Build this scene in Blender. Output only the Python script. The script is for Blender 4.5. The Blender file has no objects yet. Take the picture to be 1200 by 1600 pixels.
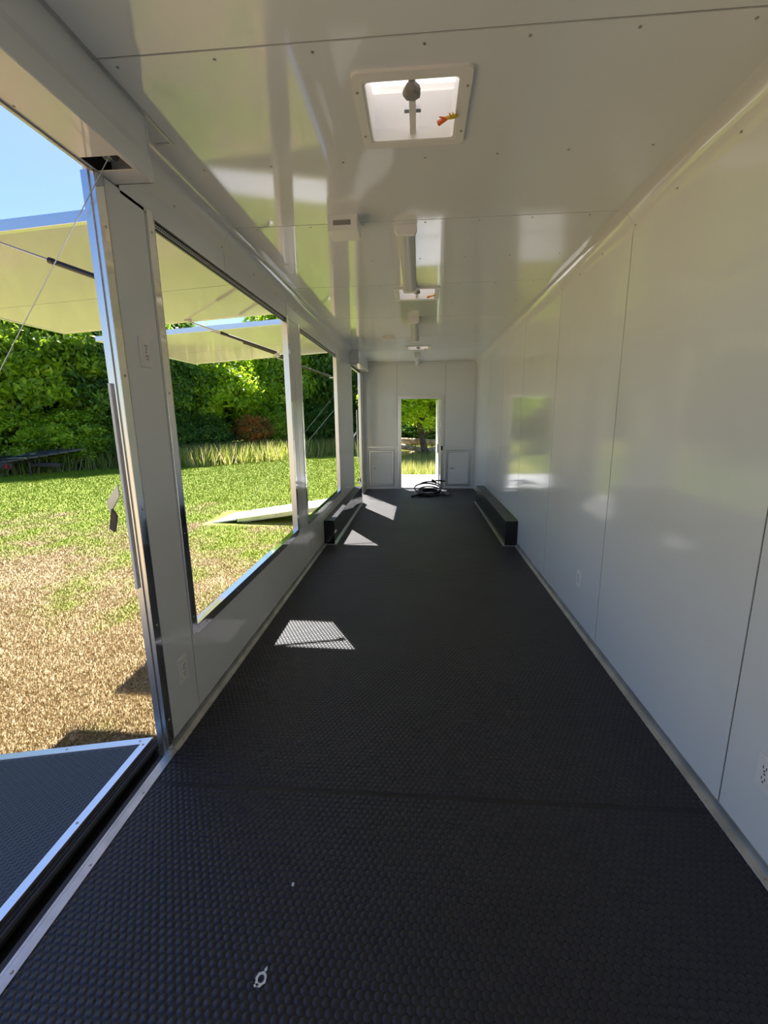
import bpy, bmesh, math, random
import numpy as np
from mathutils import Vector, Matrix
random.seed(7)
C = bpy.context.scene
COL = C.collection

# ------------------------------------------------------------------ camera
cd = bpy.data.cameras.new('camera'); cam = bpy.data.objects.new('camera', cd); COL.objects.link(cam)
cd.sensor_fit = 'VERTICAL'; cd.sensor_height = 36.0; cd.lens = 36.0 * 695.785 / 1600.0
cd.clip_start = 0.05; cd.clip_end = 400
_r = Vector((0.9969776698, 0.0767013143, -0.0123464248))
_f = Vector((-0.0775867229, 0.9748779275, -0.2087901506))
_u = _r.cross(_f)
m = Matrix((_r, _u, -_f)).transposed().to_4x4(); m.translation = (0, 0, 1.4837)
cam.matrix_world = m
C.camera = cam

# ------------------------------------------------------------------ light and exposure
C.view_settings.view_transform = 'Standard'; C.view_settings.look = 'None'
C.view_settings.gamma = 1.0; C.view_settings.use_curve_mapping = False
C.view_settings.exposure = 1.9
SUN = Vector((-0.345, 0.60, 1.0)).normalized()
w = bpy.data.worlds.new('sky'); C.world = w; w.use_nodes = True
nt = w.node_tree; nt.nodes.clear()
wo = nt.nodes.new('ShaderNodeOutputWorld'); bg = nt.nodes.new('ShaderNodeBackground')
sk = nt.nodes.new('ShaderNodeTexSky'); sk.sky_type = 'NISHITA'; sk.sun_disc = False
sk.sun_elevation = math.radians(55.3); sk.sun_rotation = math.radians(-29.9)
sk.air_density = 1.0; sk.dust_density = 0.6; sk.ozone_density = 1.5
hs_ = nt.nodes.new('ShaderNodeHueSaturation'); hs_.inputs['Saturation'].default_value = 1.3; hs_.inputs['Hue'].default_value = .512
nt.links.new(sk.outputs[0], hs_.inputs['Color']); nt.links.new(hs_.outputs[0], bg.inputs[0]); bg.inputs[1].default_value = 0.058
nt.links.new(bg.outputs[0], wo.inputs[0])
sl = bpy.data.lights.new('sun', 'SUN'); sl.energy = 4.6; sl.angle = math.radians(0.53); sl.color = (1.0, 0.95, 0.86)
so = bpy.data.objects.new('sun', sl); COL.objects.link(so)
so.rotation_euler = SUN.to_track_quat('Z', 'Y').to_euler(); so.location = (-5, 5, 12)

# ------------------------------------------------------------------ materials
def mat(name, base=(.8, .8, .8), rough=.5, metal=0., spec=.5, bump=None, coat=0., var=None):
    """bump=(scale,strength,distance)  var=(scale,colour2,amount)"""
    mt = bpy.data.materials.new(name); mt.use_nodes = True
    t = mt.node_tree; b = t.nodes['Principled BSDF']
    b.inputs['Base Color'].default_value = (*base, 1); b.inputs['Roughness'].default_value = rough
    b.inputs['Metallic'].default_value = metal; b.inputs['Specular IOR Level'].default_value = spec
    b.inputs['Coat Weight'].default_value = coat; b.inputs['Coat Roughness'].default_value = .03
    if bump or var:
        g = t.nodes.new('ShaderNodeNewGeometry')
    if bump:
        n = t.nodes.new('ShaderNodeTexNoise'); n.inputs['Scale'].default_value = bump[0]; n.inputs['Detail'].default_value = 1.5
        t.links.new(g.outputs['Position'], n.inputs['Vector'])
        bp = t.nodes.new('ShaderNodeBump'); bp.inputs['Strength'].default_value = bump[1]; bp.inputs['Distance'].default_value = bump[2]
        t.links.new(n.outputs[0], bp.inputs['Height']); t.links.new(bp.outputs[0], b.inputs['Normal'])
        if coat: t.links.new(bp.outputs[0], b.inputs['Coat Normal'])
    if var:
        n = t.nodes.new('ShaderNodeTexNoise'); n.inputs['Scale'].default_value = var[0]; n.inputs['Detail'].default_value = 4
        t.links.new(g.outputs['Position'], n.inputs['Vector'])
        r = t.nodes.new('ShaderNodeMapRange'); r.inputs['From Min'].default_value = .4; r.inputs['From Max'].default_value = .65
        r.inputs['To Max'].default_value = var[2]
        mx = t.nodes.new('ShaderNodeMix'); mx.data_type = 'RGBA'
        mx.inputs[6].default_value = (*base, 1); mx.inputs[7].default_value = (*var[1], 1)
        t.links.new(n.outputs[0], r.inputs[0]); t.links.new(r.outputs[0], mx.inputs[0]); t.links.new(mx.outputs[2], b.inputs['Base Color'])
    return mt

M = {}
M['panel'] = mat('glossy_white_wall_sheet', (.78, .80, .82), .10, spec=.75, bump=(1.1, .35, .006), var=(3., (.76, .77, .77), .5))
M['ceil'] = mat('glossy_white_ceiling_sheet', (.79, .80, .80), .06, spec=.8, bump=(1.3, .35, .005))
M['cove'] = mat('polished_white_cove', (.80, .80, .78), .05, spec=.9, bump=(6., .3, .004))
M['awning'] = mat('glossy_white_awning_skin', (.70, .67, .65), .08, spec=.8, bump=(1.0, .3, .006))
M['white'] = mat('white_plastic', (.82, .81, .79), .35)
M['ivory'] = mat('warm_white_plastic', (.80, .77, .73), .4)
M['joint'] = mat('dark_joint_backing', (.05, .045, .045), .6)
M['alu'] = mat('brushed_aluminium', (.78, .78, .79), .28, metal=1., bump=(140., .12, .001))
M['alud'] = mat('dull_aluminium', (.60, .60, .60), .45, metal=.85, var=(8., (.42, .42, .43), .8))
M['chrome'] = mat('polished_aluminium_trim', (.86, .86, .88), .08, metal=1., bump=(5., .3, .003))
M['steel'] = mat('zinc_steel', (.5, .5, .5), .35, metal=1.)
M['black'] = mat('black_painted_metal', (.012, .012, .014), .35)
M['gloss_black'] = mat('glossy_black_sheet', (.010, .010, .013), .07, spec=.7, bump=(4., .2, .004))
M['blackrub'] = mat('black_seal_rubber', (.014, .013, .013), .6)
M['plug'] = mat('black_cable_sheath', (.015, .016, .02), .35)
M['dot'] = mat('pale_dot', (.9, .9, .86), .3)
M['exterior'] = mat('white_exterior_skin', (.78, .78, .78), .25)
M['screw'] = mat('screw_head', (.45, .42, .38), .35, metal=.9)
M['orange'] = mat('orange_wire', (.75, .16, .03), .4)
M['yellow'] = mat('yellow_wire', (.75, .50, .04), .4)
M['grey'] = mat('grey_knob', (.26, .25, .24), .6)
M['darksteel'] = mat('dark_trailer_frame', (.05, .045, .045), .5, var=(6., (.12, .06, .04), .5))
M['planks'] = mat('weathered_dark_planks', (.055, .055, .075), .35, var=(5., (.12, .11, .12), .8))
M['wood'] = mat('weathered_log', (.34, .20, .12), .8, var=(6., (.66, .55, .45), 1.))
M['bark'] = mat('tree_bark', (.07, .052, .038), .9, var=(7., (.14, .11, .08), 1.))
M['red'] = mat('red_lamp_lens', (.45, .02, .02), .3)
M['deckplate'] = mat('pale_ramp_plate', (.40, .41, .44), .5, metal=.0, bump=(90., .3, .003), var=(4., (.33, .34, .37), .6))
M['scuff'] = mat('white_paint_scuff', (.75, .74, .70), .5)

def rubber(name, coins=True):
    mt = mat(name, (.013, .013, .022), .36, spec=.5, var=(2.2, (.017, .017, .029), .9))
    t = mt.node_tree; b = t.nodes['Principled BSDF']
    g = t.nodes.new('ShaderNodeNewGeometry')
    n = t.nodes.new('ShaderNodeTexNoise'); n.inputs['Scale'].default_value = 260; n.inputs['Detail'].default_value = 2
    t.links.new(g.outputs['Position'], n.inputs['Vector'])
    bp = t.nodes.new('ShaderNodeBump'); bp.inputs['Strength'].default_value = .25; bp.inputs['Distance'].default_value = .0008
    t.links.new(n.outputs[0], bp.inputs['Height']); t.links.new(bp.outputs[0], b.inputs['Normal'])
    n2 = t.nodes.new('ShaderNodeTexNoise'); n2.inputs['Scale'].default_value = 1.6; n2.inputs['Detail'].default_value = 3
    t.links.new(g.outputs['Position'], n2.inputs['Vector'])
    r = t.nodes.new('ShaderNodeMapRange'); r.inputs['To Min'].default_value = .30; r.inputs['To Max'].default_value = .46
    t.links.new(n2.outputs[0], r.inputs[0]); t.links.new(r.outputs[0], b.inputs['Roughness'])
    return mt
M['rubber'] = rubber('black_coin_rubber')
M['groove'] = mat('rubber_between_coins', (.006, .006, .011), .5)
M['rubber_out'] = mat('coin_rubber_on_ramp', (.016, .017, .024), .34, bump=(45., .5, .002))

def translucent(name, col, trans, tcol):
    mt = bpy.data.materials.new(name); mt.use_nodes = True; t = mt.node_tree
    b = t.nodes['Principled BSDF']; b.inputs['Base Color'].default_value = (*col, 1); b.inputs['Roughness'].default_value = .35
    tr = t.nodes.new('ShaderNodeBsdfTranslucent'); tr.inputs[0].default_value = (*tcol, 1)
    mx = t.nodes.new('ShaderNodeMixShader'); mx.inputs[0].default_value = trans
    t.links.new(b.outputs[0], mx.inputs[1]); t.links.new(tr.outputs[0], mx.inputs[2])
    t.links.new(mx.outputs[0], t.nodes['Material Output'].inputs[0]); return mt
M['lid'] = translucent('milky_vent_lid', (.8, .78, .76), .45, (.60, .56, .54))
M['lens'] = translucent('milky_light_lens', (.75, .75, .75), .2, (.8, .8, .8))

def leafmat(name, c1, c2, c3=None):
    mt = bpy.data.materials.new(name); mt.use_nodes = True; t = mt.node_tree
    b = t.nodes['Principled BSDF']; b.inputs['Roughness'].default_value = .38; b.inputs['Specular IOR Level'].default_value = .5
    a = t.nodes.new('ShaderNodeAttribute'); a.attribute_name = 'tone'
    cr = t.nodes.new('ShaderNodeValToRGB'); cr.color_ramp.elements[0].color = (*c1, 1); cr.color_ramp.elements[1].color = (*c2, 1)
    if c3:
        cr.color_ramp.elements[1].position = .75
        e = cr.color_ramp.elements.new(.92); e.color = (*c3, 1)
    t.links.new(a.outputs['Fac'], cr.inputs[0]); t.links.new(cr.outputs[0], b.inputs['Base Color'])
    tr = t.nodes.new('ShaderNodeBsdfTranslucent')
    hs = t.nodes.new('ShaderNodeHueSaturation'); hs.inputs['Value'].default_value = 1.8; hs.inputs['Hue'].default_value = .485
    t.links.new(cr.outputs[0], hs.inputs['Color']); t.links.new(hs.outputs[0], tr.inputs[0])
    mx = t.nodes.new('ShaderNodeMixShader'); mx.inputs[0].default_value = .5
    t.links.new(b.outputs[0], mx.inputs[1]); t.links.new(tr.outputs[0], mx.inputs[2])
    t.links.new(mx.outputs[0], t.nodes['Material Output'].inputs[0]); return mt
M['leaf'] = leafmat('broad_leaf_green', (.08, .17, .012), (.32, .48, .03), (.62, .70, .10))
M['leafdark'] = leafmat('dark_leaf_green', (.04, .10, .018), (.12, .24, .03), (.30, .44, .08))
M['leafbright'] = leafmat('bright_leaf_green', (.16, .28, .014), (.36, .52, .03), (.55, .62, .08))
M['leafrust'] = leafmat('rusty_red_leaf', (.12, .17, .03), (.45, .24, .05), (.85, .26, .07))
M['tall'] = leafmat('tall_grass_blade', (.13, .20, .03), (.36, .40, .09), (.66, .54, .32))

def lawn_material(name, blade):
    mt = bpy.data.materials.new(name); mt.use_nodes = True; t = mt.node_tree; b = t.nodes['Principled BSDF']
    b.inputs['Roughness'].default_value = .7; b.inputs['Specular IOR Level'].default_value = .25
    g = t.nodes.new('ShaderNodeNewGeometry'); sp = t.nodes.new('ShaderNodeSeparateXYZ'); t.links.new(g.outputs['Position'], sp.inputs[0])
    # how dry the lawn is: straw near the trailer's open side, green farther out
    mr = t.nodes.new('ShaderNodeMapRange'); mr.inputs['From Min'].default_value = 10.5; mr.inputs['From Max'].default_value = 3.2
    mr.inputs['To Min'].default_value = -.10; mr.inputs['To Max'].default_value = .30
    t.links.new(sp.outputs['Y'], mr.inputs[0])
    n1 = t.nodes.new('ShaderNodeTexNoise'); n1.inputs['Scale'].default_value = .9; n1.inputs['Detail'].default_value = 7; n1.inputs['Roughness'].default_value = .68
    t.links.new(g.outputs['Position'], n1.inputs['Vector'])
    ad = t.nodes.new('ShaderNodeMath'); ad.operation = 'ADD'; t.links.new(mr.outputs[0], ad.inputs[0]); t.links.new(n1.outputs[0], ad.inputs[1])
    r2 = t.nodes.new('ShaderNodeMapRange'); r2.inputs['From Min'].default_value = .47; r2.inputs['From Max'].default_value = .74; r2.interpolation_type = 'SMOOTHSTEP'
    t.links.new(ad.outputs[0], r2.inputs[0])
    n2 = t.nodes.new('ShaderNodeTexNoise'); n2.inputs['Scale'].default_value = 34; n2.inputs['Detail'].default_value = 5
    t.links.new(g.outputs['Position'], n2.inputs['Vector'])
    def ramp(c1, c2, lo=.38, hi=.64):
        cr = t.nodes.new('ShaderNodeValToRGB'); cr.color_ramp.elements[0].position = lo; cr.color_ramp.elements[1].position = hi
        cr.color_ramp.elements[0].color = (*c1, 1); cr.color_ramp.elements[1].color = (*c2, 1)
        t.links.new(n2.outputs[0], cr.inputs[0]); return cr
    if blade:
        cg = ramp((.14, .22, .010), (.32, .38, .018)); cdry = ramp((.30, .225, .10), (.52, .42, .24))
    else:
        cg = ramp((.15, .22, .010), (.30, .37, .02)); cdry = ramp((.22, .15, .075), (.50, .38, .21))
    mx = t.nodes.new('ShaderNodeMix'); mx.data_type = 'RGBA'
    t.links.new(r2.outputs[0], mx.inputs[0]); t.links.new(cg.outputs[0], mx.inputs[6]); t.links.new(cdry.outputs[0], mx.inputs[7])
    t.links.new(mx.outputs[2], b.inputs['Base Color'])
    if not blade:
        bp = t.nodes.new('ShaderNodeBump'); bp.inputs['Strength'].default_value = .8; bp.inputs['Distance'].default_value = .02
        t.links.new(n2.outputs[0], bp.inputs['Height']); t.links.new(bp.outputs[0], b.inputs['Normal'])
    return mt
M['lawn'] = lawn_material('mown_lawn_ground', False)
M['blade'] = lawn_material('mown_lawn_blade', True)

# ------------------------------------------------------------------ mesh helpers
class MB:
    def __init__(s): s.v = []; s.f = []
    def add(s, vs, fs):
        o = len(s.v); s.v += [tuple(v) for v in vs]; s.f += [tuple(i + o for i in f) for f in fs]; return s
    def box(s, x0, x1, y0, y1, z0, z1):
        x0, x1 = sorted((x0, x1)); y0, y1 = sorted((y0, y1)); z0, z1 = sorted((z0, z1))
        return s.add([(x0, y0, z0), (x1, y0, z0), (x1, y1, z0), (x0, y1, z0), (x0, y0, z1), (x1, y0, z1), (x1, y1, z1), (x0, y1, z1)],
                     [(0, 3, 2, 1), (4, 5, 6, 7), (0, 1, 5, 4), (1, 2, 6, 5), (2, 3, 7, 6), (3, 0, 4, 7)])
    def prism(s, pts, a0, a1, axis):
        """pts: 2D outline in the plane normal to axis; extruded a0..a1 along axis ('x','y','z')"""
        def P(p, a):
            return {'y': (p[0], a, p[1]), 'x': (a, p[0], p[1]), 'z': (p[0], p[1], a)}[axis]
        n = len(pts); vs = [P(p, a0) for p in pts] + [P(p, a1) for p in pts]
        fs = [tuple(range(n)), tuple(range(2 * n - 1, n - 1, -1))] + [(i, i + n, (i + 1) % n + n, (i + 1) % n) for i in range(n)]
        return s.add(vs, fs)
    def hexa(s, c):      # eight free corners, bottom four then top four
        return s.add(c, [(0, 3, 2, 1), (4, 5, 6, 7), (0, 1, 5, 4), (1, 2, 6, 5), (2, 3, 7, 6), (3, 0, 4, 7)])
    def tube(s, pts, r, n=10, caps=True):
        pts = [Vector(p) for p in pts]; rs = r if isinstance(r, (list, tuple)) else [r] * len(pts)
        up = Vector((0, 0, 1)); ring = []; vs = []
        d0 = (pts[1] - pts[0]).normalized(); a = d0.cross(up)
        if a.length < .1: a = d0.cross(Vector((1, 0, 0)))
        a.normalize()
        for i, p in enumerate(pts):
            d = (pts[min(i + 1, len(pts) - 1)] - pts[max(i - 1, 0)]).normalized()
            a = (a - d * a.dot(d)).normalized(); b = d.cross(a)
            for k in range(n):
                t = 2 * math.pi * k / n; vs.append(p + (a * math.cos(t) + b * math.sin(t)) * rs[i])
        fs = []
        for i in range(len(pts) - 1):
            for k in range(n):
                q = (k + 1) % n; fs.append((i * n + k, i * n + q, (i + 1) * n + q, (i + 1) * n + k))
        if caps: fs += [tuple(range(n - 1, -1, -1)), tuple((len(pts) - 1) * n + k for k in range(n))]
        return s.add(vs, fs)
    def build(s, name, mt, parent=None, bevel=0., smooth=False, seg=2):
        me = bpy.data.meshes.new(name); me.from_pydata(s.v, [], s.f)
        bm = bmesh.new(); bm.from_mesh(me); bmesh.ops.recalc_face_normals(bm, faces=bm.faces)
        if bevel: bmesh.ops.bevel(bm, geom=list(bm.edges), offset=bevel, segments=seg, profile=.6, affect='EDGES', clamp_overlap=True)
        bm.to_mesh(me); bm.free()
        me.materials.append(mt)
        if smooth:
            me.polygons.foreach_set('use_smooth', [True] * len(me.polygons))
            try: me.set_sharp_from_angle(angle=math.radians(35))
            except Exception: pass
        o = bpy.data.objects.new(name, me); COL.objects.link(o)
        if parent: o.parent = parent
        return o
def B(x0, x1, y0, y1, z0, z1): return MB().box(x0, x1, y0, y1, z0, z1)

def slab(us, vs, holes, a0, a1, axis):
    """rectangular slab with rectangular holes; us/vs cuts in the two free axes, thickness a0..a1 along axis"""
    us = sorted(set(us)); vs = sorted(set(vs)); mb = MB()
    def P(u, v, a): return {'z': (u, v, a), 'y': (u, a, v), 'x': (a, u, v)}[axis]
    def hole(i, j):
        if i < 0 or j < 0 or i >= len(us) - 1 or j >= len(vs) - 1: return True
        cu = (us[i] + us[i + 1]) / 2; cv = (vs[j] + vs[j + 1]) / 2
        return any(h[0] < cu < h[1] and h[2] < cv < h[3] for h in holes)
    for i in range(len(us) - 1):
        for j in range(len(vs) - 1):
            if hole(i, j): continue
            u0, u1, v0, v1 = us[i], us[i + 1], vs[j], vs[j + 1]
            for a in (a0, a1): mb.add([P(u0, v0, a), P(u1, v0, a), P(u1, v1, a), P(u0, v1, a)], [(0, 1, 2, 3)])
            for (di, dj, e) in ((-1, 0, ((u0, v0), (u0, v1))), (1, 0, ((u1, v0), (u1, v1))), (0, -1, ((u0, v0), (u1, v0))), (0, 1, ((u0, v1), (u1, v1)))):
                if hole(i + di, j + dj):
                    mb.add([P(*e[0], a0), P(*e[1], a0), P(*e[1], a1), P(*e[0], a1)], [(0, 1, 2, 3)])
    # weld
    key = {}; nv = []; mp = []
    for v in mb.v:
        k = tuple(round(c, 5) for c in v)
        if k not in key: key[k] = len(nv); nv.append(v)
        mp.append(key[k])
    mb.v = nv; mb.f = [tuple(mp[i] for i in f) for f in mb.f]
    return mb

def cutslab(u0, u1, v0, v1, holes, a0, a1, axis):
    hs = [h for h in holes if h[0] < u1 and h[1] > u0 and h[2] < v1 and h[3] > v0]
    us = [u0, u1] + [x for h in hs for x in h[:2] if u0 < x < u1]; vs = [v0, v1] + [x for h in hs for x in h[2:] if v0 < x < v1]
    return slab(us, vs, hs, a0, a1, axis)

def tag(o, label, cat, group=None, kind=None):
    o['label'] = label; o['category'] = cat
    if group: o['group'] = group
    if kind: o['kind'] = kind
    return o
def thing(name, label, cat, loc=(0, 0, 0), rot=(0, 0, 0), group=None):
    o = bpy.data.objects.new(name, None); COL.objects.link(o); o.location = loc; o.rotation_euler = rot
    o.empty_display_size = .1
    return tag(o, label, cat, group)
def struct(name, label=None, cat=None, loc=(0, 0, 0)):
    o = bpy.data.objects.new(name, None); COL.objects.link(o); o.location = loc; o['kind'] = 'structure'
    if label: o['label'] = label
    o['category'] = cat or 'structure'
    return o
def smesh(o, label, cat):
    o['kind'] = 'structure'; o['label'] = label; o['category'] = cat; return o
def stuff(o, **k):
    o['kind'] = 'stuff'
    for a, b in k.items(): o[a] = b
    return o
def link_copy(src, loc, rot, parent=None):
    c = src.copy(); COL.objects.link(c); c.parent = parent
    if parent is None or loc is not None: c.location = loc
    if rot is not None: c.rotation_euler = rot
    for ch in list(src.children):
        d = link_copy(ch, ch.location.copy(), ch.rotation_euler.copy(), c)
    return c
def screws(pts, normal, parent, name='screws', r=.0055, h=.003):
    """small pan-head screws joined in one mesh"""
    mb = MB(); nrm = Vector(normal)
    for p in pts:
        p = Vector(p); mb.tube([p, p + nrm * h * .6, p + nrm * h], [r, r * .9, r * .5], 8)
    return stuff(mb.build(name, M['screw'], parent))

# ------------------------------------------------------------------ key dimensions (metres)
XR, XL, XO = 1.137, -1.122, -1.165
YN, YE = -1.2, 9.25                     # rear (behind the camera) and far end wall
ZC, ZT = 2.54, 2.43
SEAMS = [1.515 + 1.22 * k for k in range(-2, 7)]
GZ = -0.50                              # lawn level beside the trailer
def ground_z(x, y):
    a = min(max((y - 5.) / 5., 0), 1); z = GZ + .12 * a
    d = max(0., math.hypot(x, y) - 24); return z + .012 * d
VENTS = [(-.190, .135, 1.665, 2.000), (-.185, .140, 4.065, 4.410), (-.180, .150, 7.225, 7.560)]

# ================================================================== FLOOR
floor = struct('floor', 'black coin-pattern rubber floor of the trailer', 'floor')
B(XO, XR + .06, YN, YE, -.10, -.006).build('subfloor', M['blackrub'], floor)
fcuts = [YN, .29, 1.511, 2.701, 3.894, 5.10, 6.31, 7.52, YE]
for i in range(len(fcuts) - 1):
    a, b = fcuts[i] + .0006, fcuts[i + 1] - .0006
    B(XL - .005, XR, a, b, -.006, 0).build('rubber_sheet', M['groove'], floor)
def coin_mesh(y0, y1, n, pitch=.0245, r=.0112, h=.0008):
    row = pitch * .866; k0 = math.ceil((y0 + r * .35) / row); k1 = int((y1 - r * .35) / row)
    cx = []; cy = []
    for k in range(k0, k1 + 1):
        xs = np.arange(XL + .03 + (k % 2) * pitch / 2, XR - .03, pitch)
        xs = xs[~((k * row > 5.05) & (k * row < 7.72) & ((xs < -.985) | (xs > .985)))]
        cx.append(xs); cy.append(np.full(len(xs), k * row))
    cx = np.concatenate(cx); cy = np.concatenate(cy); N = len(cx)
    t = np.arange(n) * 2 * np.pi / n
    V = np.zeros((N, 2 * n, 3))
    V[:, :n, 0] = cx[:, None] + r * np.cos(t); V[:, :n, 1] = cy[:, None] + r * np.sin(t)
    V[:, n:, 0] = cx[:, None] + r * .93 * np.cos(t); V[:, n:, 1] = cy[:, None] + r * .93 * np.sin(t); V[:, n:, 2] = h
    me = bpy.data.meshes.new('raised_coins'); me.vertices.add(N * 2 * n); me.vertices.foreach_set('co', V.ravel())
    side = np.array([[k, (k + 1) % n, (k + 1) % n + n, k + n] for k in range(n)]); top = np.arange(n, 2 * n)
    loops = np.concatenate([side.ravel(), top])[None, :] + (np.arange(N) * 2 * n)[:, None]
    me.loops.add(loops.size); me.loops.foreach_set('vertex_index', loops.ravel().astype(np.int32))
    ls = np.concatenate([np.arange(n) * 4, [4 * n]])[None, :] + (np.arange(N) * (5 * n))[:, None]
    me.polygons.add(ls.size); me.polygons.foreach_set('loop_start', ls.ravel().astype(np.int32))
    me.update(calc_edges=True); me.materials.append(M['rubber'])
    o = bpy.data.objects.new('raised_coins', me); COL.objects.link(o); o.parent = floor; o['kind'] = 'stuff'
    return o
coin_mesh(.30, 1.509, 12); coin_mesh(1.513, 2.699, 10); coin_mesh(2.703, 3.892, 8)
coin_mesh(3.896, 5.098, 6); coin_mesh(5.102, 6.308, 5); coin_mesh(6.312, 7.518, 5); coin_mesh(7.522, 9.2, 5)

# ================================================================== CEILING
ceiling = struct('ceiling', 'glossy white panelled trailer ceiling with dark joints', 'ceiling')
cutslab(XO, XR + .07, YN, YE + .07, VENTS, ZC + .006, ZC + .09, 'z').build('roof_core', M['exterior'], ceiling)
cutslab(-1.12, XR, YN, YE, VENTS, ZC + .004, ZC + .006, 'z').build('joint_backing', M['joint'], ceiling)
cs = [YN] + [s for s in SEAMS if s > YN + .2] + [YE]
for i in range(len(cs) - 1):
    a, b = cs[i] + .0035, cs[i + 1] - .0035
    cutslab(-1.045, 1.052, a, b, VENTS, ZC, ZC + .004, 'z').build('ceiling_panel', M['ceil'], ceiling)
pts = []
for s in SEAMS[2:]:
    for x in (-.92, -.62, -.32, .02, .32, .62, .92):
        pts.append((x + random.uniform(-.01, .01), s + .035, ZC))
        if s < 5: pts.append((x + random.uniform(-.02, .02), s + .62, ZC))
pts = [p for p in pts if not any(v[0] - .06 < p[0] < v[1] + .06 and v[2] - .06 < p[1] < v[3] + .06 for v in VENTS)]
screws(pts, (0, 0, -1), ceiling)

# coves between ceiling and long walls
def cove(side, x_in, x_wall, y0, y1, zt=ZT, par=None):
    n = 8; prof = []
    for k in range(n + 1):
        t = math.pi / 2 * k / n
        prof.append((x_wall + (x_in - x_wall) * (1 - math.cos(t)), zt + (ZC - zt) * math.sin(t)))
    back = [(x_in, ZC + .003), (x_wall + .004 * side, ZC + .003), (x_wall + .004 * side, zt)]
    return MB().prism([(p[0], p[1]) for p in prof] + back, y0, y1, 'y').build('cove_molding', M['cove'], par, smooth=True)
cr_ = struct('trim_1', 'rounded white cove moulding between ceiling and right wall', 'trim')
for i in range(len(cs) - 1): cove(1, 1.052, XR, cs[i] + .001, cs[i + 1] - .001, par=cr_)
screws([(XR - .004, s + d, ZT + .025) for s in SEAMS[1:] for d in (-.03, .4, .8)], (-1, 0, .3), cr_)
cl_ = struct('trim_2', 'rounded white cove moulding above the serving windows', 'trim')
lc = [1.80, 2.735, 3.955, 5.175, 6.395, 7.45]
for i in range(len(lc) - 1): cove(-1, -1.035, XL, lc[i] + .001, lc[i + 1] - .001, zt=2.42, par=cl_)
cove(-1, -1.035, XL, 8.86, YE, zt=2.42, par=cl_)
screws([(XL + .004, y, 2.435) for y in (2.2, 2.7, 3.2, 3.7, 4.2, 4.8, 5.4)], (1, 0, .3), cl_)

# ================================================================== RIGHT WALL
wr = struct('wall_right', 'long right wall of tall glossy white panels', 'wall')
B(XR + .006, XR + .07, YN, YE + .07, -.1, ZC + .006).build('wall_core', M['exterior'], wr)
B(XR + .003, XR + .006, YN, YE, -.05, ZC).build('joint_backing', M['joint'], wr)
for i in range(len(cs) - 1):
    B(XR, XR + .003, cs[i] + .0038, cs[i + 1] - .0038, 0, ZT - .012 * 0).build('wall_panel', M['panel'], wr)
br = struct('baseboard_right', 'brushed aluminium angle along the foot of the right wall', 'baseboard')
MB().prism([(XR, .045), (XR - .004, .045), (XR - .007, .010), (XR - .028, .004), (XR - .030, 0), (XR, 0)], YN, 5.07, 'y').build('angle_trim', M['alud'], br)
screws([(XR - .017, y, .007) for y in np.arange(.35, 5, .30)], (0, 0, 1), br, r=.005)

# ================================================================== LEFT WALL
wl = struct('wall_left', 'left wall with two serving windows and two side openings', 'wall')
W1 = (2.01, 3.95, .46, 2.315); W2 = (4.36, 6.25, .46, 2.315)
OA = (-.9, 1.67, -.2, 2.365); OB = (7.66, 8.75, -.2, 2.30)
hl = [W1, W2, OA, OB]
ys = [YN, YE] + [h[i] for h in hl for i in (0, 1)]; zs = [-.10, ZC + .005] + [h[i] for h in hl for i in (2, 3)]
zs = [z for z in zs if z >= -.10]
slab(ys, zs, hl, XO, XL - .006, 'x').build('wall_core', M['exterior'], wl)
slab(ys, [z for z in zs if z > 0] + [0], hl, XL - .006, XL - .003, 'x').build('joint_backing', M['joint'], wl)
def lp(y0, y1, z0, z1, name='wall_panel'):
    return B(XL - .003, XL, y0, y1, z0, z1).build(name, M['panel'], wl)
g = .003
lp(1.715, 1.955 - g, .02, 2.33); lp(1.955 + g, W1[0], .02, W1[2]); lp(W1[0], 4.125 - g, .02, W1[2] - .0)
lp(4.125 + g, 4.385 - g, .02, 2.315); lp(W1[1], 4.125 - g, W1[2] + g, 2.315); lp(1.955 + g, W1[0], W1[2] + g, 2.315)
lp(4.385 + g, 5.60 - g, .02, W2[2] - .0); lp(5.60 + g, W2[1], .02, W2[2])
lp(W2[1], OB[0], .02, 2.315); lp(OB[1], YE, .02, 2.40)
hcut = [1.80, 2.735, 3.955, 5.175, 6.395, 7.60]
for i in range(5): lp(hcut[i] + g, hcut[i + 1] - g, 2.315 + .003, 2.422)
lp(YN, OA[0], .02, ZC)
bl = struct('baseboard_left', 'dull aluminium angle along the foot of the left wall', 'baseboard')
def bbl(y0, y1):
    MB().prism([(XL, .045), (XL + .004, .045), (XL + .007, .010), (XL + .028, .004), (XL + .030, 0), (XL, 0)], y0, y1, 'y').build('angle_trim', M['alud'], bl)
bbl(1.69, 5.04); bbl(8.75, YE)
screws([(XL + .017, y, .007) for y in (1.76, 2.02, 2.3, 2.7, 3.1, 3.5, 3.9, 4.3, 4.7)], (0, 0, 1), bl, r=.005)

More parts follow.
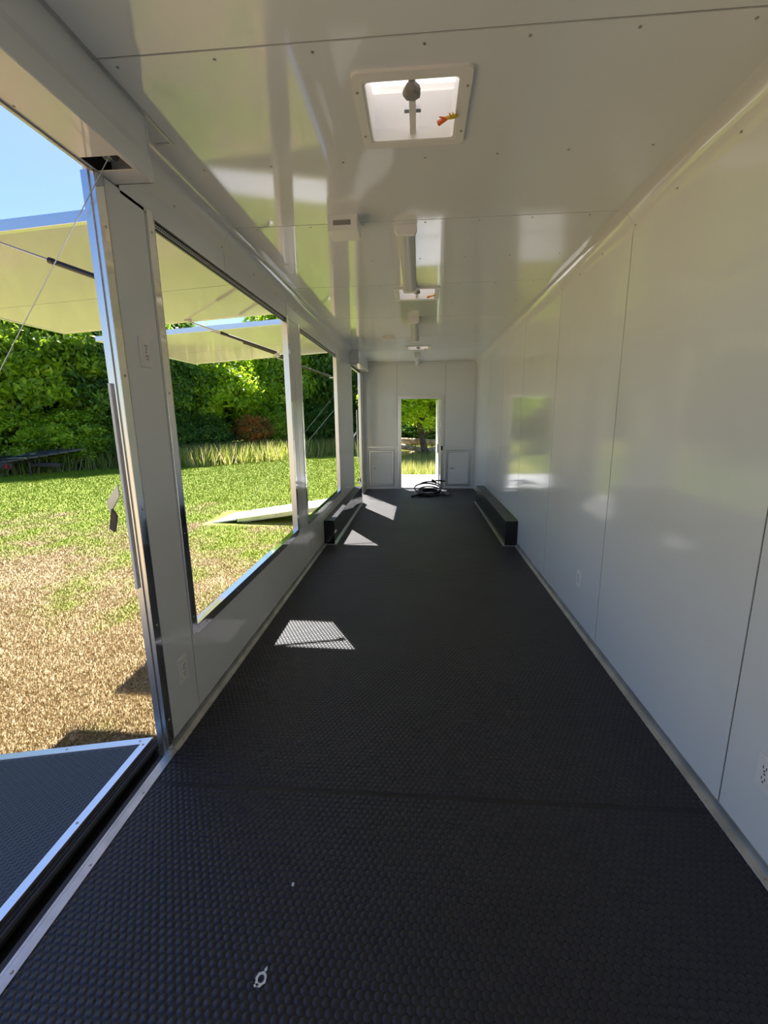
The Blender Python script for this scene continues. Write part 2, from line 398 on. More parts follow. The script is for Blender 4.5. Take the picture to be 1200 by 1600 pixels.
# opening A: jamb and threshold
t3 = struct('trim_3', 'tall aluminium jamb lining the near side opening', 'trim')
B(XO - .004, XL + .002, 1.662, 1.67, -.03, 2.33).build('jamb_face', M['alu'], t3)
B(XL, XL + .003, 1.662, 1.708, .0, 2.33).build('jamb_return', M['chrome'], t3, bevel=.001)
B(XL - .022, XL - .017, 1.656, 1.663, 0, 2.33).build('jamb_rib', M['alu'], t3)
screws([(XL + .003, 1.690, z) for z in (.16, .62, 1.13, 1.65, 2.16)], (1, 0, 0), t3)
t4 = struct('trim_4', 'aluminium threshold strip along the near side opening', 'trim')
B(XL - .006, XL + .026, OA[0], 1.69, 0, .004).build('threshold_strip', M['alud'], t4, bevel=.001)
B(XL - .018, XL - .008, OA[0], 1.67, -.035, .002).build('threshold_lip', M['alud'], t4)
B(XL - .045, XL - .022, OA[0], 1.67, -.05, -.012).build('rubber_seal', M['blackrub'], t4, bevel=.004)
B(XL - .21, XL - .02, OA[0], 1.80, -.11, -.095).build('hinge_channel', M['blackrub'], t4)
screws([(XL + .012, y, .004) for y in (-.2, .15, .5, .85, 1.15, 1.45, 1.66)], (0, 0, 1), t4, r=.005)
# far side opening lining
t5 = struct('trim_5', 'white and aluminium jamb beyond the far side opening', 'trim')
B(XO - .004, XL + .002, OB[1] - .004, OB[1] + .004, -.03, 2.30).build('jamb_face', M['alu'], t5)
B(XO - .004, XL + .002, OB[0] - .004, OB[0] + .004, -.03, 2.30).build('jamb_face', M['alu'], t5)
B(XL, XL + .003, OB[1] - .004, OB[1] + .04, 0, 2.30).build('jamb_return', M['alu'], t5)
B(XL - .01, XL + .03, OB[0], OB[1], 0, .004).build('threshold_strip', M['alud'], t5)

# serving windows: metal-lined openings
def window(nm, W, lbl):
    y0, y1, z0, z1 = W; p = struct(nm, lbl, 'window'); t = .006; fl = .045
    B(XO, XL + .004, y0, y0 + t, z0, z1).build('jamb_trim', M['alu'], p)
    B(XO, XL + .004, y1 - t, y1, z0, z1).build('jamb_trim', M['alu'], p)
    B(XL, XL + .004, y0 - fl, y0, z0 - .03, z1 + .02).build('jamb_flange', M['chrome'], p, bevel=.001)
    B(XL, XL + .004, y1, y1 + fl, z0 - .03, z1 + .02).build('jamb_flange', M['chrome'], p, bevel=.001)
    B(XO, XL + .004, y0, y1, z0, z0 + t).build('sill_trim', M['chrome'], p)
    B(XL, XL + .004, y0, y1, z0 - fl, z0).build('sill_flange', M['chrome'], p, bevel=.001)
    B(XO, XL + .004, y0, y1, z1 - .004, z1).build('head_trim', M['alu'], p)
    B(XO + .004, XL - .01, y0 + .01, y1 - .01, z1 - .010, z1 - .004).build('head_seal', M['blackrub'], p)
    # black strip with two rows of dots coloured pale for sky showing through holes
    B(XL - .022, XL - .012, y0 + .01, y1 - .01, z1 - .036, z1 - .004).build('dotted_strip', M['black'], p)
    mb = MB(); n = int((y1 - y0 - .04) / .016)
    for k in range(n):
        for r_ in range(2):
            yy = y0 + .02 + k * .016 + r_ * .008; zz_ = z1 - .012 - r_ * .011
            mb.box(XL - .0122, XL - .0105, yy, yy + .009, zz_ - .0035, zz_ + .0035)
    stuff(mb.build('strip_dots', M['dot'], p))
    screws([(XL + .004, y0 - .022, z) for z in (.52, .95, 1.6, 2.25)] + [(XL + .004, y1 + .022, z) for z in (.6, 1.3, 2.1)] +
           [(XL + .004, y, z0 - .022) for y in np.arange(y0 + .1, y1, .42)] , (1, 0, 0), p)
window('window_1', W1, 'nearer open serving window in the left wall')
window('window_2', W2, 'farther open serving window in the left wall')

# boxed headers with pulleys over the two side openings
def pulley_box(y0, y1, lbl, hole_y, trimmed):
    p = thing('pulley_housing', lbl, 'housing', (0, 0, 0), group=None)
    xa, xb, zb = -1.128, -.975, 2.333; hy0, hy1 = hole_y
    slab([xa, xb, xa + .007, xb - .014], [y0, y1, hy0, hy1], [(xa + .007, xb - .014, hy0, hy1)], zb, zb + .004, 'z').build('bottom_plate', M['awning'], p)
    MB().prism([(xb, zb), (xb + .004, zb + .002), (xb + .001, zb + .07), (xb - .006, zb + .10), (xb - .006, ZC), (xb - .012, ZC), (xb - .012, zb + .004)], y0, y1, 'y').build('side_plate', M['panel'], p)
    B(xa, xb - .001, y1 - .004, y1, zb, ZC).build('end_plate', M['panel'], p)
    B(xa, xb - .001, y0, y0 + .004, zb, ZC).build('end_plate', M['panel'], p)
    B(xa + .001, xb - .013, hy0 - .2, hy1 + .06, ZC - .006, ZC - .002).build('inner_lining', M['black'], p)
    B(xb - .020, xb - .013, hy0 - .2, hy1 + .06, zb + .005, ZC - .007).build('inner_lining', M['black'], p)
    B(xa + .001, xa + .006, hy0 - .2, hy1 + .06, zb + .005, ZC - .007).build('inner_lining', M['black'], p)
    yc = (hy0 + hy1) / 2; xc = (xa + xb) / 2 + .004
    mb = MB(); n = 28; prof = [(-.014, .030), (-.013, .047), (-.007, .045), (0, .037), (.007, .045), (.013, .047), (.014, .030)]
    vs = [(xc + a, yc + r * math.cos(2 * math.pi * k / n), zb + .058 + r * math.sin(2 * math.pi * k / n)) for k in range(n) for a, r in prof]
    L = len(prof); fs = [(k * L + j, ((k + 1) % n) * L + j, ((k + 1) % n) * L + j + 1, k * L + j + 1) for k in range(n) for j in range(L - 1)]
    fs += [tuple(k * L for k in range(n)), tuple(k * L + L - 1 for k in range(n))[::-1]]
    mb.add(vs, fs); pw = mb.build('pulley_wheel', M['alud'], p, smooth=True)
    MB().tube([(xc - .05, yc, zb + .058), (xc + .05, yc, zb + .058)], .007, 10).build('axle', M['steel'], pw)
    if trimmed:
        B(xb + .001, xb + .012, y0, y1 + .16, ZC - .003, ZC).build('ceiling_trim', M['alud'], p)
        B(xb - .055, xb + .001, y1 + .149, y1 + .16, ZC - .003, ZC).build('ceiling_trim', M['alud'], p)
    B(xa - .012, xa - .001, y0, 1.66 if trimmed else y1, zb - .006, zb + .004).build('outer_lip', M['alud'], p)
    screws([(xa + .012, y, zb) for y in ((.3, 1.0, 1.35, 1.74) if trimmed else (7.6, 8.3))] , (0, 0, -1), p, r=.004)
    return p
pulley_box(YN, 1.78, 'boxed white header with a pulley above the near side opening', (1.600, 1.688), True)
pulley_box(7.45, 8.86, 'boxed white header above the far side opening by the end wall', (8.52, 8.64), False)

# ================================================================== END WALL AND DOOR
wb = struct('wall_back', 'white end wall with a doorway between two low cupboards', 'wall')
DO = (-.375, .455, 0.02, 1.845)
xs = [XO, XR + .07, DO[0], DO[1]]; zz = [-.1, ZC + .09, DO[2], DO[3]]
slab(xs, zz, [DO], YE + .006, YE + .07, 'y').build('wall_core', M['exterior'], wb)
slab([XL, XR, DO[0], DO[1]], [0, ZC, DO[2], DO[3]], [DO], YE + .003, YE + .006, 'y').build('joint_backing', M['joint'], wb)
def ep(x0, x1, z0, z1, nm='wall_panel'): return B(x0, x1, YE, YE + .003, z0, z1).build(nm, M['panel'], wb)
ep(XL, -.445, .875, ZC - .002); ep(-.441, .52, DO[3], ZC - .002); ep(.524, XR - .03, .875, ZC - .002)
ep(XL, -.441, .0, .872); ep(.52, XR - .03, 0, .872); ep(-.441, DO[0], 0, DO[3] - .002); ep(DO[1], .52, 0, DO[3] - .002)
ep(XR - .028, XR, 0, ZC - .002)
B(XL, -.43, YE - .006, YE, .862, .884).build('rail', M['alu'], wb); B(.51, XR, YE - .006, YE, .862, .884).build('rail', M['alu'], wb)
B(XR - .045, XR - .038, YE - .004, YE, 0, ZC).build('corner_strip', M['alu'], wb)
B(XL, XR, YE - .04, YE, ZC - .035, ZC).build('ceiling_batten', M['ceil'], wb, bevel=.006)
def cupboard(x0, x1, lbl, dark):
    p = thing('access_hatch', lbl, 'hatch', (0, 0, 0))
    z0, z1 = .07, .80; y = YE
    for (a, b, c, d) in ((x0, x0 + .03, z0, z1), (x1 - .03, x1, z0, z1), (x0 + .03, x1 - .03, z0, z0 + .03), (x0 + .03, x1 - .03, z1 - .03, z1)):
        B(a, b, y - .016, y, c, d).build('frame_trim', M['alu'], p, bevel=.003)
    B(x0 + .028, x1 - .028, y - .002, y - .0005, z0 + .028, z1 - .028).build('gap_backing', M['joint'], p)
    B(x0 - .006, x1 + .006, y - .002, y - .0005, z0 - .006, z1 + .006).build('outer_seal', M['joint'], p)
    dr = B(x0 + .036, x1 - .035, y - .010, y, z0 + .035, z1 - .035).build('door', M['panel'], p, bevel=.002)
    zl = .43; xl = x0 + .08
    if dark: B(xl, xl + .075, y - .018, y - .010, zl, zl + .012).build('latch', M['black'], dr)
    else:
        B(xl, xl + .02, y - .016, y - .010, zl, zl + .010).build('latch', M['black'], dr); B(xl + .035, xl + .055, y - .016, y - .010, zl, zl + .010).build('latch', M['black'], dr)
    return p
cupboard(-1.03, -.52, 'low white access hatch left of the end doorway', False)
cupboard(.56, 1.05, 'low white access hatch right of the end doorway', True)
bb = struct('baseboard_back', 'thin white strip along the foot of the end wall', 'baseboard')
B(XL, -.42, YE - .012, YE, 0, .025).build('strip', M['alu'], bb); B(.51, XR, YE - .012, YE, 0, .025).build('strip', M['alu'], bb)
B(-1.165, XR + .07, YE + .07, YE + .98, 2.06, 2.12).build('unseen_sun_blocker', M['exterior'], wb)  # added overhang, out of view, keeps sun off the floor inside the doorway
d1 = struct('door_1', 'open white entry door in an aluminium frame in the end wall', 'door')
for (a, b, c, d) in ((DO[0] - .05, DO[0] + .012, .03, DO[3] - .013), (DO[1] - .012, DO[1] + .045, .03, DO[3] - .013), (DO[0] - .05, DO[1] + .045, DO[3] - .012, DO[3] + .045)):
    B(a, b, YE - .008, YE + .08, c, d).build('door_frame', M['alu'], d1, bevel=.003)
B(DO[0], DO[1], YE - .015, YE + .085, .0, .028).build('threshold', M['alud'], d1)
dl = B(0, .78, -.018, .018, .035, DO[3] - .02).build('door_leaf', M['exterior'], d1, bevel=.004)
dl.location = (DO[1] - .035, YE + .10, 0); dl.rotation_euler = (0, 0, math.radians(92.0))
lk = B(.05, .09, .018, .034, .74, .92).build('door_lock', M['black'], dl, bevel=.003)
for z in (.3, .95, 1.6):
    MB().tube([(DO[1] - .02, YE + .085, z), (DO[1] - .02, YE + .085, z + .08)], .008, 8).build('hinge', M['steel'], d1)
B(DO[1] - .008, DO[1] + .03, YE - .020, YE - .008, .80, .89).build('latch_plate', M['black'], d1, bevel=.002)

# wall behind the camera
wf = struct('wall_front', 'white end wall behind the viewpoint', 'wall')
B(XO, XR + .07, YN - .07, YN, -.1, ZC + .09).build('wall_core', M['exterior'], wf)

# ================================================================== THINGS INSIDE
def wheel_box(xa, xb, y0, y1, side, lbl):
    p = thing('wheel_well_box', lbl, 'box', (xb if side < 0 else xa, (y0 + y1) / 2, 0), group=None)
    ox, oy = p.location.x, p.location.y
    B(xa - ox, xb - ox, y0 - oy, y1 - oy, .001, .29).build('body', M['gloss_black'] if side < 0 else M['black'], p, bevel=.004)
    B(xa - ox, xb - ox, y0 - oy, y1 - oy, .2905, .2945).build('top_skin', M['rubber'], p)
    xi = xb if side < 0 else xa; d = .022 * (-side)
    a, b = sorted((xi - ox, xi + d - ox))
    B(a, b, y0 - .018 - oy, y1 - oy, .001, .008).build('foot_trim', M['alu'], p)
    B(xa - ox, xb - ox, y0 - .018 - oy, y0 - oy, .001, .010).build('end_foot_trim', M['alu'], p)
    return p
wheel_box(XL + .001, -.995, 5.06, 7.72, -1, 'glossy black wheel-well box against the left wall below the window')
wheel_box(.998, XR - .001, 5.07, 7.78, 1, 'matte black wheel-well box at the foot of the right wall')
# thin aluminium edge where right box meets wall
t6 = struct('trim_6', 'thin aluminium edge above the right wheel-well box', 'trim')
B(XR - .004, XR, 5.05, 7.80, .295, .310).build('edge', M['alu'], t6); B(XR - .004, XR, 5.048, 5.062, .02, .31).build('edge', M['alu'], t6)

def rounded(w, h, r, n=5):
    pts = []
    for cx, cy, a0 in ((w / 2 - r, h / 2 - r, 0), (-w / 2 + r, h / 2 - r, 90), (-w / 2 + r, -h / 2 + r, 180), (w / 2 - r, -h / 2 + r, 270)):
        for k in range(n + 1):
            a = math.radians(a0 + 90 * k / n); pts.append((cx + r * math.cos(a), cy + r * math.sin(a)))
    return pts
def ring_mesh(outer, inner, z0, z1, zi=None):
    """frame between two outlines with the same vertex count"""
    n = len(outer); zi = z0 if zi is None else zi
    vs = [(x, y, z1) for x, y in outer] + [(x, y, z0) for x, y in outer] + [(x, y, zi) for x, y in inner] + [(x, y, z1) for x, y in inner]
    fs = []
    for a in range(4):
        for k in range(n):
            q = (k + 1) % n; b = (a + 1) % 4; fs.append((a * n + k, a * n + q, b * n + q, b * n + k))
    return MB().add(vs, fs)

def roof_vent(v, lbl):
    cx, cy = (v[0] + v[1]) / 2, (v[2] + v[3]) / 2; w_, h_ = v[1] - v[0], v[3] - v[2]
    p = thing('roof_vent', lbl, 'vent', (cx, cy, ZC))
    fr = ring_mesh(rounded(w_ + .062, h_ + .066, .026), rounded(w_ - .004, h_ - .004, .016), -.010, 0).build('ceiling_frame', M['ivory'], p, smooth=True)
    ring_mesh(rounded(w_ - .004, h_ - .004, .016), rounded(w_ - .022, h_ - .022, .014), -.008, .035).build('inner_lip', M['white'], fr, smooth=True)
    ring_mesh(rounded(w_ - .003, h_ - .003, .012), rounded(w_ - .016, h_ - .016, .010), .035, .150).build('throat', M['white'], p, smooth=True)
    # lid hinged at the near edge and cranked open at the far edge
    ang = math.radians(5); lw, lh = w_ + .05, h_ + .05
    n = rounded(lw, lh, .03); nn = len(n)
    vs = [(x, y, 0) for x, y in n] + [(x, y, .035) for x, y in n] + [(x * .8, y * .8, .055) for x, y in n] + [(0, 0, .06)]
    fs = [(k, (k + 1) % nn, (k + 1) % nn + nn, k + nn) for k in range(nn)] + [(k + nn, (k + 1) % nn + nn, (k + 1) % nn + 2 * nn, k + 2 * nn) for k in range(nn)]
    fs += [(k + 2 * nn, (k + 1) % nn + 2 * nn, 3 * nn) for k in range(nn)]
    lid = MB().add(vs, fs).build('lid', M['lid'], p, smooth=True)
    lid.location = (0, -lh / 2 + lh / 2 * math.cos(ang), .155 + lh / 2 * math.sin(ang)); lid.rotation_euler = (ang, 0, 0)
    ring_mesh(rounded(lw, lh, .03), rounded(lw - .010, lh - .010, .03), -.045, .002).build('lid_rim', M['ivory'], lid)
    # crank bar, lift arm, knob
    cb = B(-.012, .012, -h_ / 2 + .01, h_ / 2 - .01, .010, .022).build('crossbar', M['ivory'], p, bevel=.002)
    MB().tube([(.008, -h_ / 2 + .05, .03), (.010, -.02, .09), (.008, h_ / 2 - .07, .16)], .006, 8).build('lift_arm', M['steel'], p)
    B(-.030, .030, .035, .055, .022, .034).build('arm_bracket', M['alu'], p)
    kn = MB(); kk = 14
    for j in range(1):
        vs = []; prof = [(.0, -.030), (.018, -.030), (.026, -.026), (.028, -.016), (.024, -.004), (.010, .012)]
        for a in range(kk):
            t = 2 * math.pi * a / kk; bump = 1 + .12 * (a % 2)
            for r_, z in prof: vs.append((r_ * bump * math.cos(t), -.115 + r_ * bump * math.sin(t), z))
        L = len(prof); fs = [(a * L + i, ((a + 1) % kk) * L + i, ((a + 1) % kk) * L + i + 1, a * L + i + 1) for a in range(kk) for i in range(L - 1)]
        kn.add(vs, fs)
    kn.build('crank_knob', M['grey'], p)
    # loose wires
    x = w_ / 2
    wy = MB(); wy.tube([(x + .0, .035, -.006), (x - .020, .022, -.016), (x - .042, .020, -.020)], [.006, .0075, .006], 7)
    wy.tube([(x - .028, .020, -.018), (x - .030, .005, -.020), (x - .034, -.008, -.022)], [.004, .003, .002], 6)
    wy.tube([(x - .022, .020, -.018), (x - .020, .002, -.020), (x - .022, -.010, -.022)], [.004, .003, .002], 6)
    wy.build('yellow_wires', M['yellow'], p, smooth=True)['label'] = 'yellow wires with a split end'
    wo_ = MB(); wo_.tube([(x - .040, .021, -.020), (x - .056, .030, -.022), (x - .070, .040, -.024)], [.006, .008, .009], 7)
    wo_.tube([(x - .048, .022, -.020), (x - .060, .012, -.022), (x - .068, .012, -.020)], [.004, .003, .002], 6)
    wo_.build('orange_wires', M['orange'], p, smooth=True)['label'] = 'orange wire nut and wires'
    screws([(sx * (w_ / 2 + .018), sy * (h_ / 2 - .05), -.010) for sx in (-1, 1) for sy in (-1, 1)], (0, 0, -1), p, r=.005)
    return p
roof_vent(VENTS[0], 'square roof vent nearest the viewer, open lid and loose wires')
roof_vent(VENTS[1], 'square roof vent halfway along the ceiling, just past the long light')
roof_vent(VENTS[2], 'farthest roof vent in the ceiling before the end wall')

def ceiling_light(cx, y0, y1, dep, wd, lbl):
    p = thing('ceiling_light', lbl, 'light', (cx, y0, ZC)); L = y1 - y0
    e = .04
    for a in (0, L - e): MB().prism([(x, z) for x, z in ((-wd / 2, 0), (-wd / 2, -dep * .55), (-wd / 2 + .012, -dep), (wd / 2 - .012, -dep), (wd / 2, -dep * .55), (wd / 2, 0))], a, a + e, 'y').build('end_cap', M['white'], p, bevel=.002)
    w2 = wd * .84
    MB().prism([(x, z) for x, z in ((-w2 / 2, 0), (-w2 / 2, -.018), (w2 / 2, -.018), (w2 / 2, 0))], e, L - e, 'y').build('base_tray', M['white'], p)
    n = 10; arc = [(w2 / 2 * .96 * math.cos(math.pi * k / n), -.018 - (dep - .022) * math.sin(math.pi * k / n)) for k in range(n + 1)]
    MB().prism(arc, e, L - e, 'y').build('lens', M['lens'], p, smooth=True)
    return p
ceiling_light(-.078, 2.78, 4.03, .050, .125, 'long strip light on the ceiling between the first two roof vents')
ceiling_light(-.062, 5.16, 6.45, .062, .118, 'second strip light on the ceiling beyond the middle roof vent')
ceiling_light(-.034, 7.95, 9.15, .085, .108, 'farthest strip light on the ceiling next to the end wall')

p = thing('ceiling_box', 'white box with a slotted face on the ceiling left of the strip light', 'box', (-.412, 2.62, ZC))
slab([-.08, .08, -.052, .046], [-.078, 0, -.052, -.026], [(-.052, .046, -.052, -.026)], 0, .004, 'y').build('front_plate', M['white'], p)
slab([-.08, .08], [-.078, 0], [], .004, .15, 'y').build('body', M['white'], p, bevel=.003)
B(-.050, .044, .001, .0045, -.050, -.028).build('slot_insert', M['grey'], p)
p = thing('ceiling_box', 'tiny cream box on the ceiling left of the second strip light', 'box', (-.41, 6.30, ZC))
B(-.075, .075, 0, .10, -.030, 0).build('body', M['ivory'], p, bevel=.004); B(-.05, .05, .02, .08, -.036, -.030).build('cover', M['white'], p, bevel=.002)

def outlet(x, y, z, nx, lbl, h=.118, wd=.075):
    p = thing('wall_outlet', lbl, 'outlet', (x, y, z)); s = nx
    def bx(a, b, y0, y1, z0, z1): return MB().box(a * s, b * s, y0, y1, z0, z1)
    pl = bx(0, .006, -wd / 2, wd / 2, -h / 2, h / 2).build('cover_plate', M['white'], p, bevel=.002)
    for zc in (-.020, .020):
        soc = MB().prism([(yy, zz + zc) for yy, zz in rounded(.034, .029, .010, 3)], .004 * s, .0085 * s, 'x').build('socket', M['white'], p)
        for yy in (-.0065, .0065): bx(.0085, .0092, yy - .0014, yy + .0014, zc - .001, zc + .009).build('slot', M['black'], soc)
        bx(.0085, .0092, -.003, .003, zc - .011, zc - .006).build('ground_slot', M['black'], soc)
    MB().tube([(.0058 * s, 0, 0), (.0078 * s, 0, 0)], .004, 8).build('screw', M['screw'], p)
    return p
outlet(XL, 1.845, .316, 1, 'outlet low on the near left post, just above the floor', .125)
outlet(XL, 1.841, 1.755, 1, 'outlet high on the near left post beside the window')
outlet(XR, 3.09, .345, -1, 'outlet low on the right wall in the third panel')
outlet(XR, 1.335, .325, -1, 'outlet low on the right wall at the right edge of the view', .125)

# coil of cord in front of the doorway
p = thing('extension_cord', 'coiled black cable lying on the floor before the end doorway', 'cable', (.18, 8.55, .002))
pts = []; N = 260
for i in range(N):
    t = i / (N - 1); a = 2 * math.pi * 6.3 * t + .6
    r = .150 + .028 * math.sin(9 * t); tilt = .35 + .5 * t
    pts.append((.02 + r * 1.25 * math.cos(a) + .03 * math.sin(13 * t), r * math.sin(a) * .9 + .02 * math.cos(17 * t), .014 + .035 * t + r * tilt * .55 * (1 + math.sin(a)) * (.25 + .75 * t)))
p.scale = (1.12, 1.1, 1.15)
MB().tube(pts, .0125, 8).build('coil', M['plug'], p, smooth=True)
for j in range(3):
    tail = [(.08 - .026 * k, -.17 - .03 * math.sin(k * .45 + j) - .035 * j, .014 + .020 * j * max(0, math.sin(k * .24))) for k in range(15)]
    MB().tube(tail, .0125, 8).build('tail', M['plug'], p, smooth=True)
MB().tube([(.29, .02, .22), (.20, -.02, .24), (.12, -.03, .24)], .0125, 8).build('raised_end', M['plug'], p, smooth=True)
pg = MB().tube([(.14, -.028, .195), (.09, -.03, .235), (.06, -.03, .25)], [.017, .023, .018], 10).build('plug', M['plug'], p, smooth=True)
MB().tube([(.27, -.05, .012), (.33, -.16, .012), (.36, -.20, .03), (.33, .08, .012)], .010, 8).build('loop', M['plug'], p, smooth=True)

# paint scuff and crumbs on the floor
p0 = (-.405, .92)
p = thing('paint_scuff', 'small pale ring-shaped scuff on the foreground rubber floor', 'scuff', (-.42, .885, .0009))
mb = MB(); rr = random.Random(3)
o_ = []; 
for k in range(22):
    a = 2 * math.pi * k / 22; o_.append((.0125 * math.cos(a) * (1 + .35 * rr.random()), .0145 * math.sin(a) * (1 + .35 * rr.random())))
ii = [(.0088 * math.cos(2 * math.pi * k / 22), .0098 * math.sin(2 * math.pi * k / 22)) for k in range(22)]
ring_mesh(o_, ii, 0, .0006).build('ring', M['scuff'], p)
MB().prism([(-.012, -.020), (-.002, -.014), (-.006, -.010), (-.016, -.014)], 0, .0006, 'z').build('fleck', M['scuff'], p)
MB().prism([(.004, .014), (.010, .020), (.008, .030), (.002, .022)], 0, .0006, 'z').build('fleck', M['scuff'], p)
p = tag(B(-.004, .004, -.005, .006, 0, .003).build('floor_crumb', M['scuff'], None, bevel=.001), 'tiny cream crumb on the foreground rubber floor', 'crumb')
p.location = (-.402, 1.134, .0009)

# ================================================================== THINGS ON THE OUTSIDE OF THE TRAILER
def awning(y0, y1, lbl, near_strut=True):
    """flip-up panel; local x runs outwards from the hinge"""
    ang = math.atan2(2.262 - 2.375, 1.93)
    L = 2.02
    p = thing('awning_panel', lbl, 'awning', (XO - .035, 0, 2.375), (0, 0, 0))
    hol = bpy.data.objects.new('x', None)
    def T(x, z): c, s = math.cos(ang), math.sin(ang); return (-(x * c) - z * s * 0, x * s + z)
    def pan(x0, x1, ya, yb, z0, z1):
        a, b, c, d = T(x0, z0), T(x1, z0), T(x1, z1), T(x0, z1)
        return MB().prism([a, b, c, d], ya, yb, 'y')
    pan(.03, L - .03, y0 + .03, y1 - .03, .006, .034).build('panel_core', M['exterior'], p)
    sm = (y0 + y1) / 2 + .36
    yc = [y0 + .03, y0 + .03 + (y1 - y0 - .06) * .55, y1 - .03]
    pan(.03, L - .03, yc[1] - .004, yc[1] + .004, .001, .007).build('seam_strip', M['joint'], p)
    for i in range(2): pan(.03, L - .03, yc[i] + .003 * i, yc[i + 1] - .003 * (1 - i), 0, .006).build('underside_sheet', M['awning'], p)
    pan(0, L, y0, y0 + .03, -.004, .045).build('near_edge_trim', M['alu'], p, bevel=.002)
    pan(0, L, y1 - .03, y1, -.004, .045).build('far_edge_trim', M['alu'], p, bevel=.002)
    pan(L - .03, L, y0 + .03, y1 - .03, -.004, .045).build('outer_edge_trim', M['alu'], p, bevel=.002)
    pan(-.004, .03, y0 + .03, y1 - .03, .0, .034).build('hinge_plate', M['alud'], p)
    MB().tube([(.0, y0, .03), (.0, y1, .03)], .014, 10).build('hinge', M['alud'], p)
    for yy in ([y0 + .03] if near_strut else []) + [y1 - .08]:
        A = Vector((-.03, yy, -.335)); E = Vector((-.80, yy, T(.80, 0)[1] - .012)); d = (E - A)
        st = MB().tube([A, A + d * .62], .012, 12).build('gas_strut', M['black'], p, smooth=True)
        MB().tube([A + d * .5, E], .006, 8).build('strut_rod', M['steel'], st, smooth=True)
        MB().tube([A + d * .60, A + d * .63], .014, 10).build('strut_collar', M['black'], st)
        B(-.045, -.0, yy - .02, yy + .02, -.355, -.342).build('strut_bracket', M['alud'], st)
        B(E.x - .03, E.x + .03, yy - .012, yy + .012, E.z, E.z + .010).build('strut_mount', M['alud'], st)
    return p
awning(2.11, 4.06, 'white flip-up awning over the nearer serving window')
awning(4.46, 6.46, 'white flip-up awning over the farther serving window')

def ramp(y0, y1, lbl, coin, L=2.72, zt=-.03):
    xh = XO - .12; zg = GZ if y0 < 4 else ground_z(-4, 8); ang = math.atan2(zg + .02 - zt, L - .1)
    p = thing('fold_down_ramp', lbl, 'ramp', (xh, 0, zt))
    c, s = math.cos(ang), math.sin(ang)
    def pan(x0, x1, ya, yb, z0, z1, dz=0):
        pts = [(-(x * c), x * s + z + dz) for x, z in ((x0, z0), (x1, z0), (x1, z1), (x0, z1))]
        return MB().prism(pts, ya, yb, 'y')
    top = M['rubber_out'] if coin else M['deckplate']
    pan(.0, L - .5, y0 + .01, y1 - .01, -.06, -.008).build('deck_frame', M['alud'], p)
    ee = .042
    pan(ee, L - .5 - ee, y0 + ee, y1 - ee, -.008, -.001).build('deck_surface', top, p)
    for a in ((0, ee, y0, y1), (L - .5 - ee, L - .5, y0, y1), (ee, L - .5 - ee, y0, y0 + ee), (ee, L - .5 - ee, y1 - ee, y1)):
        pan(*a, -.010, .003).build('edge_trim', M['alu'], p, bevel=.0015)
    fl_ = pan(L - .49, L, y0 + .02, y1 - .02, -.030, -.006).build('tip_flap', top, p)
    pan(L - .03, L, y0 + .02, y1 - .02, -.034, -.003).build('flap_edge', M['alu'], fl_)
    MB().tube([(-(L - .495) * c, y0 + .01, (L - .495) * s - .008), (-(L - .495) * c, y1 - .01, (L - .495) * s - .008)], .014, 8).build('flap_hinge', M['black'], p)
    for yy in np.linspace(y0 + .12, y1 - .12, 4 if y1 - y0 < 2 else 7):
        pan(.02, L - .55, yy - .02, yy + .02, -.10, -.062).build('underside_rib', M['alud'], p)
    if coin:
        mb = MB(); r_ = .0105
        for i_ in range(int((.95 - ee) / .0212)):
            for j_ in range(int((y1 - .55 - ee) / .0245)):
                xx = ee + .014 + i_ * .0212; yy = y1 - ee - .014 - j_ * .0245 - (i_ % 2) * .01225
                if yy > y1 - ee - .012: continue
                rg = []
                for (q_, hh_) in ((1., -.001), (.93, .0002)):
                    for k_ in range(8):
                        t_ = 2 * math.pi * k_ / 8; u_ = xx + r_ * q_ * math.cos(t_); rg.append((-u_ * c, yy + r_ * q_ * math.sin(t_), u_ * s + hh_))
                mb.add(rg, [(k_, (k_ + 1) % 8, (k_ + 1) % 8 + 8, k_ + 8) for k_ in range(8)] + [tuple(range(8, 16))])
        stuff(mb.build('raised_coins', M['rubber'], p))
    hb = MB(); hb.tube([(.028, y0, -.025), (.028, y1, -.025)], .016, 10).build('hinge_bar', M['blackrub'], p, smooth=True)
    pan(-.020, 0, y0, y1, -.06, -.012).build('hinge_flange', M['blackrub'], p)
    pts = [(-(x) * c, yy, x * s + .003) for x in (.021,) for yy in np.arange(y1 - .05, y0, -.42)] + [(-x * c, y1 - .021, x * s + .003) for x in (.021 + .035, .45, .9, 1.4)]
    screws(pts, (0, 0, 1), p, r=.006)
    return p
ra = ramp(-.85, 1.80, 'fold-down ramp with black coin rubber outside the near side opening', True)
rb = ramp(7.86, 8.72, 'pale metal ramp resting on the grass below the far side opening', False, L=2.62)
def cable(a, b, par_lbl, grp=None):
    o = MB().tube([a, b], .0017, 6).build('support_cable', M['steel'], None); tag(o, par_lbl, 'cable'); return o
cable((-1.042, 1.645, 2.36), (-3.20, 1.66, -.355), 'thin steel cable from the near pulley down to the black ramp')
cable((-1.15, 8.60, 2.40), (-3.55, 8.64, -.30), 'upper steel cable slanting down to the pale ramp')
cable((-1.15, 7.80, 1.955), (-3.20, 7.90, -.27), 'lower steel cable slanting down to the pale ramp')

